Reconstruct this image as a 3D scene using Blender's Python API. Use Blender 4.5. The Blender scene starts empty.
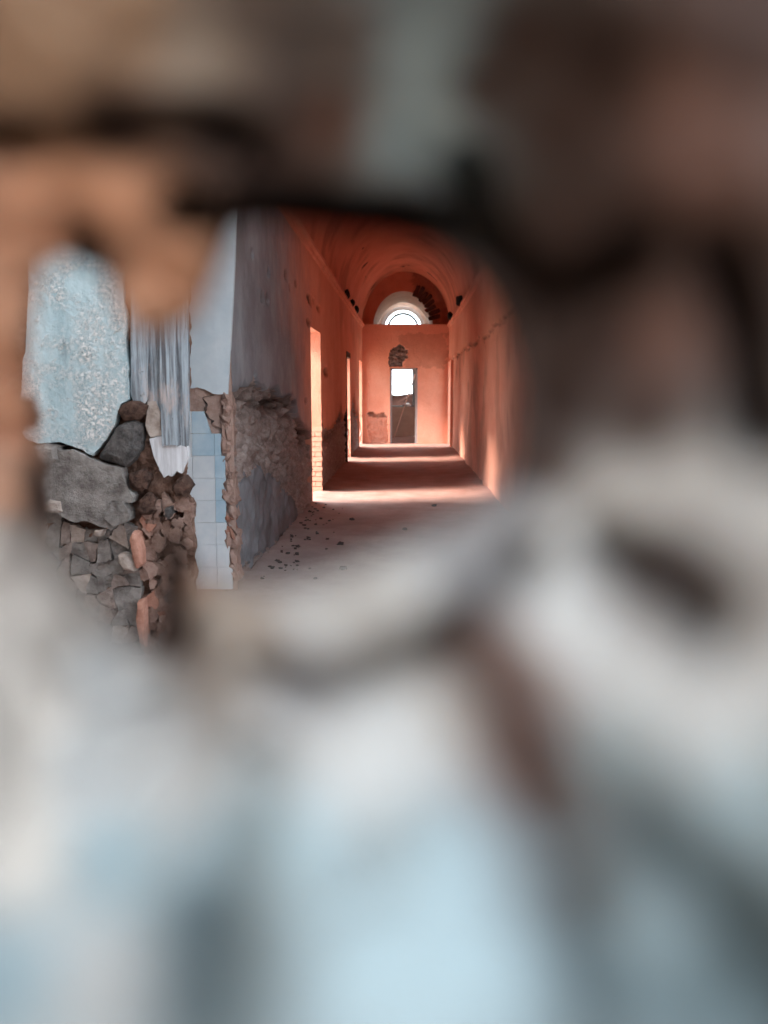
import bpy, bmesh, math, random
from mathutils import Vector, Matrix, noise

random.seed(7)
S = bpy.context.scene
C = S.collection

# ------------------------------------------------------------------ camera
FPX = 800.0                      # focal length in pixels of the 768x1024 frame
EYE = Vector((0, 0, 1.56))
TILT = math.atan(120 / FPX)      # the corridor's vanishing point is at (406, 392)
YAW = -math.atan(22 / FPX * math.cos(TILT))
F_ = Vector((math.sin(YAW) * math.cos(TILT), math.cos(YAW) * math.cos(TILT), -math.sin(TILT)))
R_ = Vector((math.cos(YAW), -math.sin(YAW), 0))
U_ = R_.cross(F_)
cam_d = bpy.data.cameras.new('camera')
cam = bpy.data.objects.new('camera', cam_d)
C.objects.link(cam)
cam.location = EYE
cam.rotation_euler = (math.pi / 2 - TILT, 0, -YAW)
cam_d.sensor_fit = 'VERTICAL'
cam_d.sensor_height = 36
cam_d.sensor_width = 27
cam_d.lens = 36 * FPX / 1024
cam_d.clip_start = 0.01
cam_d.clip_end = 300
cam_d.dof.use_dof = True
cam_d.dof.focus_distance = 7.0
cam_d.dof.aperture_fstop = cam_d.lens / 12.0      # a 12 mm wide opening
S.camera = cam

# ------------------------------------------------------------------ world, sun
w = bpy.data.worlds.new('sky')
S.world = w
w.use_nodes = True
bg = w.node_tree.nodes['Background']
bg.inputs[0].default_value = (0.80, 0.92, 1.0, 1)
bg.inputs[1].default_value = 2.8

sun_d = bpy.data.lights.new('sun', 'SUN')
sun_d.energy = 8.6
sun_d.angle = math.radians(22)
sun_d.color = (1.0, 0.86, 0.76)
sun = bpy.data.objects.new('sun', sun_d)
C.objects.link(sun)
sun.location = (-20, 8, 15)
sdir = Vector((math.cos(math.radians(36)), 0.17, -math.sin(math.radians(36))))
sun.rotation_euler = sdir.to_track_quat('-Z', 'Y').to_euler()

def portal(name, loc, target_dir, sx, sy):
    d = bpy.data.lights.new(name, 'AREA')
    d.shape = 'RECTANGLE'
    d.size, d.size_y = sx, sy
    d.cycles.is_portal = True
    o = bpy.data.objects.new(name, d)
    C.objects.link(o)
    o.location = loc
    o.rotation_euler = Vector(target_dir).to_track_quat('-Z', 'Z').to_euler()
    return o

vs = S.view_settings
vs.view_transform = 'Standard'
vs.look = 'None'
vs.exposure = 1.0
S.cycles.diffuse_bounces = 8
S.cycles.max_bounces = 12
vs.gamma = 1.0
vs.use_curve_mapping = False

# ------------------------------------------------------------------ helpers
def ray(u, v):
    return F_ + R_ * ((u - 384) / FPX) + U_ * ((512 - v) / FPX)

def at_y(u, v, Y):
    d = ray(u, v)
    return EYE + d * (Y / d.y)

def at_x(u, v, X):
    d = ray(u, v)
    return EYE + d * (X / d.x)

def at_z(u, v, Z):
    d = ray(u, v)
    return EYE + d * ((Z - EYE.z) / d.z)

def fr(p, sc=1.0, octv=4):
    return noise.fractal(Vector(p) * sc, 0.9, 2.1, octv)

def nz(p, sc=1.0):
    return noise.noise(Vector(p) * sc)

def sstep(a, b, x):
    t = max(0.0, min(1.0, (x - a) / (b - a)))
    return t * t * (3 - 2 * t)

def interp(pts, x):
    if x <= pts[0][0]: return pts[0][1]
    for (x0, y0), (x1, y1) in zip(pts, pts[1:]):
        if x <= x1: return y0 + (y1 - y0) * (x - x0) / (x1 - x0)
    return pts[-1][1]

def inside(poly, x, y):
    r = False
    j = len(poly) - 1
    for i in range(len(poly)):
        xi, yi = poly[i]; xj, yj = poly[j]
        if (yi > y) != (yj > y) and x < (xj - xi) * (y - yi) / (yj - yi) + xi:
            r = not r
        j = i
    return r

class MB:
    """collects vertices, faces and wear and painted shade masks, then links ONE mesh object"""
    def __init__(s):
        s.v, s.f, s.c, s.m = [], [], [], []
    def vert(s, p, c=(0, 0, 0)):
        s.v.append(tuple(p)); s.c.append(c); return len(s.v) - 1
    def face(s, idx, m=0):
        s.f.append(idx); s.m.append(m)
    def quad(s, a, b, c, d, m=0, col=(0, 0, 0)):
        i = [s.vert(p, col) for p in (a, b, c, d)]
        s.face(i, m)
    def box(s, lo, hi, m=0, col=(0, 0, 0)):
        x0, y0, z0 = lo; x1, y1, z1 = hi
        P = [(x0,y0,z0),(x1,y0,z0),(x1,y1,z0),(x0,y1,z0),(x0,y0,z1),(x1,y0,z1),(x1,y1,z1),(x0,y1,z1)]
        i = [s.vert(p, col) for p in P]
        for q in ((0,3,2,1),(4,5,6,7),(0,1,5,4),(1,2,6,5),(2,3,7,6),(3,0,4,7)):
            s.face([i[k] for k in q], m)
    def grid(s, fn, us, vs_, keep=None, m=0):
        """fn(u,v) -> (point, mask)"""
        ids = [[None] * len(vs_) for _ in us]
        for a, u in enumerate(us):
            for b, v in enumerate(vs_):
                p, c = fn(u, v)
                ids[a][b] = s.vert(p, c)
        for a in range(len(us) - 1):
            for b in range(len(vs_) - 1):
                if keep and not keep((us[a] + us[a+1]) / 2, (vs_[b] + vs_[b+1]) / 2): continue
                s.face([ids[a][b], ids[a+1][b], ids[a+1][b+1], ids[a][b+1]], m)
    def build(s, name, mats, parent=None, smooth=False):
        me = bpy.data.meshes.new(name)
        me.from_pydata(s.v, [], s.f)
        if not isinstance(mats, (list, tuple)): mats = [mats]
        for m in mats: me.materials.append(m)
        me.polygons.foreach_set('material_index', s.m)
        if smooth: me.polygons.foreach_set('use_smooth', [True] * len(s.f))
        at = me.color_attributes.new('wear', 'FLOAT_COLOR', 'POINT')  # wear masks and painted shade; on the front wall its colours with shade
        flat = []
        for c in s.c: flat += [c[0], c[1], c[2], 1.0]
        at.data.foreach_set('color', flat)
        me.validate(); me.update()
        o = bpy.data.objects.new(name, me)
        C.objects.link(o)
        if parent: o.parent = parent
        return o

def lin(a, b, step):
    n = max(1, int(round((b - a) / step)))
    return [a + (b - a) * i / n for i in range(n + 1)]

def struct(o, label=None, cat=None):
    o['kind'] = 'structure'
    if label: o['label'] = label
    if cat: o['category'] = cat
    return o

def thing(o, label, cat, group=None):
    o['label'] = label; o['category'] = cat
    if group: o['group'] = group
    return o

# ------------------------------------------------------------------ materials
class NT:
    def __init__(s, name, rough=0.9):
        s.m = bpy.data.materials.new(name); s.m.use_nodes = True
        s.t = s.m.node_tree; s.b = s.t.nodes['Principled BSDF']
        s.b.inputs['Roughness'].default_value = rough
        s.b.inputs['Specular IOR Level'].default_value = 0.25
        s.co = s.t.nodes.new('ShaderNodeTexCoord').outputs['Object']
    def l(s, a, b): s.t.links.new(a, b)
    def noise(s, scale, detail=5, rough=0.6, stretch=None, off=0.0, dist=0.0):
        n = s.t.nodes.new('ShaderNodeTexNoise')
        n.inputs['Scale'].default_value = scale; n.inputs['Detail'].default_value = detail
        n.inputs['Roughness'].default_value = rough; n.inputs['Distortion'].default_value = dist
        mp = s.t.nodes.new('ShaderNodeMapping')
        mp.inputs['Location'].default_value = (off, off * 1.7, off * 0.6)
        if stretch: mp.inputs['Scale'].default_value = stretch
        s.l(s.co, mp.inputs[0]); s.l(mp.outputs[0], n.inputs['Vector'])
        return n.outputs['Fac']
    def vor(s, scale, feature='F1', stretch=None):
        n = s.t.nodes.new('ShaderNodeTexVoronoi'); n.feature = feature
        n.inputs['Scale'].default_value = scale
        mp = s.t.nodes.new('ShaderNodeMapping')
        if stretch: mp.inputs['Scale'].default_value = stretch
        s.l(s.co, mp.inputs[0]); s.l(mp.outputs[0], n.inputs['Vector'])
        return n.outputs['Distance']
    def ramp(s, fac, *stops):
        n = s.t.nodes.new('ShaderNodeValToRGB')
        e = n.color_ramp.elements
        while len(e) < len(stops): e.new(0.5)
        for el, (p, c) in zip(e, stops):
            el.position = p
            el.color = (c, c, c, 1) if isinstance(c, (int, float)) else (*c, 1)
        s.l(fac, n.inputs[0]); return n.outputs[0]
    def mix(s, fac, a, b, mode='MIX'):
        n = s.t.nodes.new('ShaderNodeMix'); n.data_type = 'RGBA'; n.blend_type = mode
        for sock, val in ((n.inputs[0], fac), (n.inputs[6], a), (n.inputs[7], b)):
            if isinstance(val, (int, float)): sock.default_value = val
            elif isinstance(val, tuple): sock.default_value = (*val, 1)
            else: s.l(val, sock)
        return n.outputs[2]
    def math(s, op, a, b=0.0):
        n = s.t.nodes.new('ShaderNodeMath'); n.operation = op
        for sock, val in ((n.inputs[0], a), (n.inputs[1], b)):
            if isinstance(val, (int, float)): sock.default_value = val
            else: s.l(val, sock)
        return n.outputs[0]
    def wear(s):  # B also holds shade painted into recesses
        a = s.t.nodes.new('ShaderNodeVertexColor'); a.layer_name = 'wear'
        sp = s.t.nodes.new('ShaderNodeSeparateColor'); s.l(a.outputs[0], sp.inputs[0])
        return sp.outputs[0], sp.outputs[1], sp.outputs[2]
    def wearcol(s):  # front wall colours with light and shade mixed in
        a = s.t.nodes.new('ShaderNodeVertexColor'); a.layer_name = 'wear'
        return a.outputs[0]
    def bump(s, h, strength=0.4, dist=0.02):
        n = s.t.nodes.new('ShaderNodeBump')
        n.inputs['Strength'].default_value = strength; n.inputs['Distance'].default_value = dist
        s.l(h, n.inputs['Height']); s.l(n.outputs[0], s.b.inputs['Normal'])
    def out(s, col):
        if isinstance(col, tuple): s.b.inputs['Base Color'].default_value = (*col, 1)
        else: s.l(col, s.b.inputs['Base Color'])
        return s.m

def simple(name, a, b, scale=8, rough=0.9, bump=0.4, dist=0.01, stretch=None):
    t = NT(name, rough)
    n = t.noise(scale, 6, 0.65, stretch)
    t.bump(t.noise(scale * 3, 6, 0.7, stretch), bump, dist)
    return t.out(t.mix(t.ramp(n, (0.35, 0.0), (0.65, 1.0)), a, b))

# salmon limewash; wear R = plaster lost (rubble core shows), G = grey limewash, B = dirt / soot stains / shade painted into recesses
def make_plaster(name, salmon, salmon2, core_a, core_b, grey_a, grey_b):
    t = NT(name, 0.92)
    R, G, B = t.wear()
    n1 = t.noise(1.3, 6, 0.65); n2 = t.noise(9, 7, 0.7, off=3.1)
    base = t.mix(t.ramp(n1, (0.35, 0.0), (0.68, 1.0)), salmon, salmon2)
    base = t.mix(t.ramp(n2, (0.55, 0.0), (0.75, 0.35)), base, tuple(c * 0.62 for c in salmon))
    g = t.mix(t.ramp(t.noise(2.4, 6, 0.62, (1, 1, 0.75), off=9), (0.38, 0.0), (0.66, 1.0)), grey_a, grey_b)
    gs = t.math('ADD', G, t.math('MULTIPLY', t.math('SUBTRACT', n1, 0.5), 0.8))
    base = t.mix(t.ramp(gs, (0.15, 0.0), (0.85, 1.0)), base, g)
    core = t.mix(t.ramp(t.noise(14, 8, 0.75, off=5), (0.38, 0.0), (0.64, 1.0)), core_a, core_b)
    core = t.mix(t.ramp(t.vor(26), (0.05, 0.5), (0.22, 0.0)), core, tuple(c * 0.4 for c in core_a))
    col = t.mix(t.ramp(R, (0.42, 0.0), (0.55, 1.0)), base, core)
    dirt_shade = t.math('MULTIPLY', B, t.ramp(t.noise(5, 6, 0.7, off=7), (0.2, 0.45), (0.6, 1.0)))
    col = t.mix(dirt_shade, col, (0.055, 0.028, 0.02))
    h = t.math('ADD', t.noise(16, 8, 0.7), t.math('MULTIPLY', R, t.math('MULTIPLY', t.noise(30, 6, 0.75), 2.5)))
    t.bump(h, 0.6, 0.025)
    return t.out(col)

SAL = (0.74, 0.37, 0.265); SAL2 = (0.66, 0.29, 0.195)
M = {}
M['plaster'] = make_plaster('salmon_plaster', SAL, SAL2, (0.31, 0.235, 0.215), (0.50, 0.415, 0.39), (0.27, 0.27, 0.295), (0.38, 0.40, 0.44))
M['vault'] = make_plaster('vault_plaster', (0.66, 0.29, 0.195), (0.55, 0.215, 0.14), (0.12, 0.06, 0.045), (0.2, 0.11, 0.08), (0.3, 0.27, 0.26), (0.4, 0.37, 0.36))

t = NT('dusty_floor', 0.85)
n = t.noise(2.2, 7, 0.68); n2 = t.noise(30, 6, 0.7)
c = t.mix(t.ramp(n, (0.32, 0.0), (0.68, 1.0)), (0.33, 0.27, 0.26), (0.46, 0.39, 0.375))
c = t.mix(t.ramp(n2, (0.58, 0.0), (0.74, 0.6)), c, (0.17, 0.115, 0.10))
t.bump(t.math('ADD', t.noise(9, 7, 0.7), t.math('MULTIPLY', n2, 0.4)), 0.5, 0.02)
sx = t.t.nodes.new('ShaderNodeSeparateXYZ'); t.l(t.co, sx.inputs[0])
far = t.math('ADD', sx.outputs[1], t.math('MULTIPLY', t.noise(0.8, 4, 0.6, off=2), 3.0))
dust = t.mix(t.ramp(n, (0.32, 0.0), (0.68, 1.0)), (0.30, 0.155, 0.12), (0.43, 0.25, 0.205))
dust = t.mix(t.ramp(n2, (0.56, 0.0), (0.72, 0.6)), dust, (0.13, 0.065, 0.05))
far = t.ramp(t.math('DIVIDE', far, 24.0), (0.40, 0.0), (0.62, 1.0))
M['floor'] = t.out(t.mix(far, c, dust))

t = NT('blue_flaking_limewash', 0.85)
a = t.noise(5, 6, 0.7, (1.8, 1, 0.4)); fl = t.noise(46, 8, 0.78); big = t.noise(5.5, 5, 0.65, off=2.2)
c = t.mix(t.ramp(a, (0.34, 0.0), (0.66, 1.0)), (0.27, 0.365, 0.41), (0.45, 0.56, 0.61))
msk = t.math('MULTIPLY', t.ramp(fl, (0.45, 0.0), (0.55, 1.0)), t.ramp(big, (0.42, 0.0), (0.60, 1.0)))
c = t.mix(msk, c, (0.76, 0.75, 0.75))
c = t.mix(t.math('MULTIPLY', t.ramp(t.noise(60, 5, 0.7, off=8), (0.60, 0.0), (0.66, 0.85)), t.ramp(big, (0.36, 0.25), (0.6, 1.0))), c, (0.13, 0.15, 0.16))
c = t.mix(t.ramp(t.noise(9, 7, 0.75, (1.4, 1, 0.4), off=12), (0.60, 0.0), (0.70, 0.6)), c, (0.19, 0.235, 0.26))
t.bump(t.math('ADD', t.math('MULTIPLY', msk, 0.7), t.noise(30, 6, 0.7)), 0.8, 0.012)
M['blue_panel'] = t.out(c)

t = NT('weathered_board', 0.8)
a = t.noise(7, 7, 0.75, (5, 5, 0.22)); b_ = t.noise(4, 6, 0.7, (1.5, 1, 0.5), off=4)
c = t.mix(t.ramp(a, (0.40, 0.0), (0.60, 1.0)), (0.085, 0.088, 0.10), (0.30, 0.35, 0.40))
c = t.mix(t.ramp(b_, (0.55, 0.0), (0.68, 0.75)), c, (0.43, 0.33, 0.30))
c = t.mix(t.ramp(t.noise(13, 5, 0.7, (1, 1, 0.8), off=6), (0.62, 0.0), (0.68, 0.9)), c, (0.05, 0.05, 0.055))
t.bump(a, 0.5, 0.01)
M['board'] = t.out(c)

M['pale_board'] = simple('pale_painted_board', (0.36, 0.36, 0.39), (0.55, 0.56, 0.60), 9, 0.85, 0.4, 0.008, (4, 4, 0.4))
M['mud'] = simple('brown_mud_core', (0.10, 0.055, 0.04), (0.26, 0.16, 0.125), 16, 0.95, 0.9, 0.03)
M['dark_mud_cavity'] = simple('dark_broken_mud_cavity', (0.035, 0.018, 0.014), (0.14, 0.08, 0.062), 22, 0.95, 1.0, 0.03)
M['dark_stone'] = simple('dark_slate_stone', (0.02, 0.018, 0.019), (0.13, 0.12, 0.12), 16, 0.5, 1.0, 0.03)
M['grey_stone'] = simple('grey_render', (0.115, 0.10, 0.096), (0.27, 0.25, 0.24), 10, 0.9, 0.9, 0.03)
M['warm_stone'] = simple('warm_grey_render', (0.14, 0.105, 0.095), (0.29, 0.235, 0.215), 12, 0.9, 0.9, 0.03)
M['tan_stone'] = simple('buff_stone', (0.25, 0.20, 0.175), (0.42, 0.36, 0.33), 14, 0.9, 0.8, 0.02)
M['red_brick'] = simple('red_brick', (0.27, 0.125, 0.09), (0.40, 0.21, 0.16), 20, 0.9, 0.5, 0.01)
M['pale_brick'] = simple('limewashed_brick', (0.60, 0.27, 0.18), (0.70, 0.36, 0.26), 9, 0.9, 0.5, 0.01)
M['dark_brick'] = simple('sooty_brick', (0.05, 0.02, 0.016), (0.13, 0.06, 0.045), 20, 0.9, 0.5, 0.01)
M['pink_mortar'] = simple('pink_mortar', (0.33, 0.21, 0.175), (0.48, 0.345, 0.30), 14, 0.95, 0.7, 0.02)
M['rose_mortar'] = simple('rose_mud_mortar', (0.22, 0.135, 0.11), (0.38, 0.26, 0.22), 18, 0.95, 1.0, 0.03)
M['tile'] = simple('white_glazed_tile', (0.62, 0.67, 0.73), (0.74, 0.77, 0.81), 5, 0.35, 0.05, 0.003)
M['blue_tile'] = simple('blue_glazed_tile', (0.36, 0.52, 0.65), (0.56, 0.67, 0.76), 4, 0.35, 0.05, 0.003)
M['blue_wash'] = simple('pale_blue_limewash', (0.55, 0.63, 0.70), (0.66, 0.73, 0.79), 4, 0.9, 0.25, 0.008)
M['beige'] = simple('beige_plaster', (0.55, 0.44, 0.37), (0.66, 0.56, 0.48), 3, 0.9, 0.3, 0.01)
M['frame'] = simple('blue_grey_painted_wood', (0.26, 0.31, 0.34), (0.36, 0.41, 0.44), 8, 0.6, 0.2, 0.003, (3, 3, 0.4))
M['white_frame'] = simple('white_painted_wood', (0.62, 0.62, 0.62), (0.75, 0.75, 0.74), 8, 0.6, 0.2, 0.003)
M['dark_wood'] = simple('dark_timber', (0.035, 0.022, 0.018), (0.08, 0.05, 0.04), 8, 0.7, 0.4, 0.005, (4, 4, 0.4))
M['ruin'] = simple('brown_ruin_masonry', (0.024, 0.009, 0.007), (0.045, 0.018, 0.013), 1.6, 0.95, 0.9, 0.1)
M['earth'] = simple('outdoor_earth', (0.50, 0.41, 0.33), (0.60, 0.51, 0.42), 0.7, 0.95, 0.5, 0.05)
M['outer'] = simple('outer_render', (0.46, 0.36, 0.28), (0.55, 0.45, 0.36), 1.2, 0.95, 0.4, 0.02)
M['soot'] = simple('sooty_ceiling', (0.09, 0.055, 0.045), (0.16, 0.10, 0.085), 2, 0.95, 0.5, 0.02)
M['debris'] = simple('dark_debris', (0.05, 0.04, 0.04), (0.12, 0.10, 0.095), 30, 0.9, 0.4, 0.005)
M['black'] = simple('black_crust', (0.010, 0.008, 0.008), (0.022, 0.016, 0.015), 30, 0.95, 0.4, 0.005)
M['pole'] = simple('bleached_pole', (0.70, 0.50, 0.42), (0.80, 0.62, 0.54), 20, 0.8, 0.3, 0.003, (3, 3, 0.5))
M['rag'] = simple('white_cloth', (0.80, 0.78, 0.76), (0.88, 0.87, 0.85), 12, 0.9, 0.2, 0.004)

# ------------------------------------------------------------------ dimensions (metres)
XL, XR = -1.315, 1.285           # corridor walls
Y0, YE = 6.1, 24.4               # corridor start (left corner) and end wall
ZC = 3.52                        # cornice height
DOORS = [(11.2, 12.5), (17.9, 19.0), (22.7, 24.15)]
DH = 2.45
RISE = 1.60
XM = (XL + XR) / 2
HW = (XR - XL) / 2
WT = 0.5

# ------------------------------------------------------------------ floor
def floor_fn(x, y):
    h = 0.012 * fr((x, y, 0), 1.1) + 0.006 * fr((x, y, 3), 5)
    edge = sstep(0.35, 0.0, min(abs(x - XL), abs(x - XR))) if y > Y0 else 0
    return (x, y, h + 0.03 * edge * (0.6 + 0.6 * nz((x, y, 1), 4))), (0, 0, 0)
mb = MB()
mb.grid(floor_fn, lin(-3.2, 1.9, 0.06), lin(0.6, 12.6, 0.06))
mb.grid(floor_fn, lin(-2.2, 2.2, 0.11), lin(12.6, 28.6, 0.11))
struct(mb.build('floor', M['floor'], smooth=True), 'dusty grey pink floor running down the whole corridor', 'floor')

# ------------------------------------------------------------------ left corridor wall
lost_px = [(223,397),(231,393),(238,391),(245,382),(250,388),(253,380),(256,373),(258,380),(261,386),(270,389),(275,386),(279,387),(283,398),(287,396),(291,393),(294,396),(297,401),(298,414),(304,425),(307,426),(310,429),(312.5,442)]
lost_line = []
for u, v in lost_px:
    p = at_x(u, v, XL); lost_line.append((p.y, p.z))
lost_line.sort()
patch_px = [(240,480),(250,474),(262,470),(275,478),(285,490),(296,500),(300,515),(285,535),(270,550),(255,565),(240,572),(236,540)]
patch = [(p.y, p.z) for p in (at_x(u, v, XL) for u, v in patch_px)]
holes = []
for u, v, r in [(286,275.5,0.045),(290,287,0.03),(296,283,0.025),(269,272,0.03),(309.5,299,0.055),(318.5,308,0.035),(314,301,0.025),(308.5,322.5,0.05),(262,297,0.04),(268,299,0.04),(252,254,0.03),(326,372,0.05),(306,401,0.03),(365,353,0.04)]:
    p = at_x(u, v, XL); holes.append((p.y, p.z, r))

def left_fn(y, z):
    off = 0.010 * fr((0, y, z), 1.4) + 0.004 * fr((4, y, z), 7)
    R = B = 0.0
    edge = 0.07 * fr((9, y, z), 6, 5)
    if y < 11.2:
        d = interp(lost_line, y) - z + edge * 0.6
    elif y < 17.9:                       # damaged foot of the second pier
        top = interp([(12.5, 1.1), (14.0, 0.9), (15.2, 1.0), (16.3, 1.25), (17.0, 1.0), (17.9, 1.2)], y)
        d = top - z + edge * 2.2
    else:
        top = interp([(19, 0.95), (20.5, 1.6), (21.2, 1.1), (24.4, 0.9)], y)
        d = top - z + edge * 2.5
    R = sstep(-0.02, 0.03, d)
    if y < 11.2 and inside(patch, y + 0.15 * fr((1, y, z), 3), z + 0.08 * fr((5, y, z), 4)):
        R = 0.25
        G2 = 1.0
        off += -0.03 + 0.030 * fr((7, y, z), 5, 5); B = 0.35 + 0.35 * fr((17, y, z), 3)
    else:
        G2 = 0.0
        off -= R * (0.06 - 0.06 * fr((2, y, z), 7, 5) - 0.05 * fr((12, y, z), 18, 3))
    # deep broken crevice right below the torn plaster edge, its shade painted in too
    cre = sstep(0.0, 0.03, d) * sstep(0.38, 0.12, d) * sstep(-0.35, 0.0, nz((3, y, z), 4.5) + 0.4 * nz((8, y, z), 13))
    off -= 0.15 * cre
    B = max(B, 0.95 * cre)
    for hy, hz, r in holes:
        q = math.hypot((y - hy) * 22.0 * 0.6 / (hy * hy * 0.45), z - hz) + 0.012 * nz((1, y * 0.3, z), 22)
        k = sstep(r * 1.5, r * 0.75, q)
        off -= 0.06 * k; B = max(B, k)  # each pit is sunk in and its shade painted as well
    off *= sstep(0.0, 0.06, abs(y - 11.2)) * 0.7 + 0.3
    G = sstep(14.5, 8.0, y + (z - 1.2) * 0.8) * 0.95 + G2
    B = max(B, 0.22 * sstep(0.3, 0.9, fr((6, y * 0.6, z * 0.6), 1.3) + 0.3 * sstep(2.2, 3.4, z)))
    return (XL + off, y, z), (R, min(1, G), B)

def not_door(y, z):
    return not (z < DH and any(a < y < b for a, b in DOORS))
mb = MB()
mb.grid(left_fn, lin(Y0, 11.2, 0.025), lin(0, ZC, 0.022))
ys = []
for a, b in [(11.2, 12.5), (12.5, 17.9), (17.9, 19.0), (19.0, 22.7), (22.7, 24.15), (24.15, YE)]:
    s = lin(a, b, 0.05); ys += s if not ys else s[1:]
zs = lin(0, DH, 0.04); zs += lin(DH, ZC, 0.04)[1:]
mb.grid(left_fn, ys, zs, not_door)
def jamb(ylev, sgn):
    def f(x, z):
        R = sstep(-0.02, 0.05, 1.0 + 0.25 * fr((x, ylev, z), 3) - z)
        o = 0.008 * fr((x, ylev, z), 3) - 0.03 * R * (1 + fr((x, ylev, z), 9)) * sstep(XL, XL - 0.05, x)
        return (x, ylev - sgn * o, z), (0.0, 0, 0.10 * R)
    return f
for a, b in DOORS:
    mb.grid(jamb(b, 1), lin(XL - WT, XL, 0.05), lin(0, DH, 0.05))
    mb.grid(jamb(a, -1), lin(XL - WT, XL, 0.1), lin(0, DH, 0.1))
    mb.quad((XL, a, DH), (XL, b, DH), (XL - WT, b, DH), (XL - WT, a, DH))
    mb.quad((XL - WT, a, DH), (XL - WT, b, DH), (XL - WT, b, 6), (XL - WT, a, 6))
prev = Y0
for a, b in DOORS + [(YE + 0.5, 0)]:
    mb.quad((XL - WT, prev, -0.1), (XL - WT, a, -0.1), (XL - WT, a, 6), (XL - WT, prev, 6)); prev = b
wall_left = struct(mb.build('wall_left', M['plaster'], smooth=True), 'long salmon corridor wall with three bright doorways and eroded foot', 'wall')

# ------------------------------------------------------------------ right corridor wall
def right_fn(y, z):
    line = 2.52 + 0.10 * fr((3, y, 0), 0.8) + 0.05 * fr((5, y, 0), 5)
    d = line - z
    R0 = sstep(-0.012, 0.02, d)
    off = 0.012 * fr((20, y, z), 1.3) + 0.004 * fr((24, y, z), 8) - 0.05 * R0 + 0.03 * R0 * fr((22, y, z), 1.0)
    B = 0.8 * sstep(0.0, 0.01, d) * sstep(0.07, 0.02, d)  # darker strip just below the ragged plaster line
    B = max(B, 0.3 * R0 * sstep(0.25, 0.7, fr((26, y * 0.7, z * 0.4), 1.5) + 0.25))
    for hy, hz, r in ((7.9, 1.75, 0.12), (8.1, 1.45, 0.09), (7.7, 2.0, 0.07), (13.9, 2.35, 0.06)):
        k = sstep(r, r * 0.4, math.hypot(y - hy, z - hz) + 0.03 * nz((1, y, z), 15))
        off -= 0.08 * k; B = max(B, k)  # pits are recessed, with shade painted inside them
    return (XR - off, y, z), (0.0, 0.75 * sstep(9.5, 6.5, y), B)
mb = MB()
RD = (22.9, 24.15)
mb.grid(right_fn, lin(4.4, RD[0], 0.06) + lin(RD[0], RD[1], 0.06)[1:] + lin(RD[1], YE, 0.06)[1:], lin(0, DH, 0.045) + lin(DH, ZC + 0.02, 0.045)[1:], lambda y, z: not (RD[0] < y < RD[1] and z < DH))
for y in RD: mb.quad((XR - .03, y, 0), (XR + 0.45, y, 0), (XR + 0.45, y, DH), (XR - .03, y, DH))
mb.quad((XR - .03, RD[0], DH), (XR - .03, RD[1], DH), (XR + 0.45, RD[1], DH), (XR + 0.45, RD[0], DH))
mb.quad((XR + 0.45, RD[0], DH), (XR + 0.45, RD[1], DH), (XR + 0.45, RD[1], 6), (XR + 0.45, RD[0], 6))
mb.quad((XR + 0.45, 4.4, -0.1), (XR + 0.45, RD[0], -0.1), (XR + 0.45, RD[0], 6), (XR + 0.45, 4.4, 6))
mb.quad((XR + 0.45, RD[1], -0.1), (XR + 0.45, YE + .5, -0.1), (XR + 0.45, YE + .5, 6), (XR + 0.45, RD[1], 6))
mb.quad((XR, 4.4, 0), (XR + 0.45, 4.4, 0), (XR + 0.45, 4.4, 4.2), (XR, 4.4, 4.2))
# pier and head of the side opening, which is added to light the hall
mb.box((XR, 0.9, 0), (XR + 0.45, 1.6, 4.2))
mb.box((XR, 1.6, 3.3), (XR + 0.45, 4.4, 4.2))
struct(mb.build('wall_right', M['plaster'], smooth=False), 'salmon corridor wall with plaster lost below a ragged line', 'wall')

# ------------------------------------------------------------------ barrel vault
def vault_fn(s, y):
    a = math.pi * (1 - s)
    r = 1 + 0.006 * fr((s * 3, y, 1), 1.5)
    x = XM + (HW + 0.02) * math.cos(a) * r
    z = ZC + 0.0 + RISE * math.sin(a) * r
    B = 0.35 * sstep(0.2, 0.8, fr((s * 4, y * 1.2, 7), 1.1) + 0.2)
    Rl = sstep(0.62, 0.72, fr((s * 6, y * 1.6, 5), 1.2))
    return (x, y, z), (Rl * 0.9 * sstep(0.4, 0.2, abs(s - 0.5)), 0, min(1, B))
mb = MB()
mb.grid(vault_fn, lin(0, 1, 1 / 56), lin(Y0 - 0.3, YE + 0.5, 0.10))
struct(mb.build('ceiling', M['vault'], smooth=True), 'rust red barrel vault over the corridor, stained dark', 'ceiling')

# cornices
def cornice(x, sgn, name, lab):
    mb = MB()
    prof = [(0, -0.10), (0.03, -0.09), (0.04, -0.04), (0.075, -0.03), (0.075, 0.02), (0, 0.03)]
    def f(y, k):
        px, pz = prof[int(k)]
        return (x + sgn * (px + (0.010 * fr((1, y, pz), 3) if px > 0 else 0)), y, ZC + pz + 0.006 * nz((2, y, 0), 3)), (0, 0, 0.25 * max(0, fr((2, y, 1), 2)))
    mb.grid(f, lin(Y0, YE, 0.08), [0, 1, 2, 3, 4, 5])
    return struct(mb.build(name, M['plaster']), lab, 'cornice')
cornice(XL, 1, 'trim_1', 'thin salmon cornice along the top of the left wall')
cornice(XR, -1, 'trim_2', 'thin salmon cornice along the top of the right wall')

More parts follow.
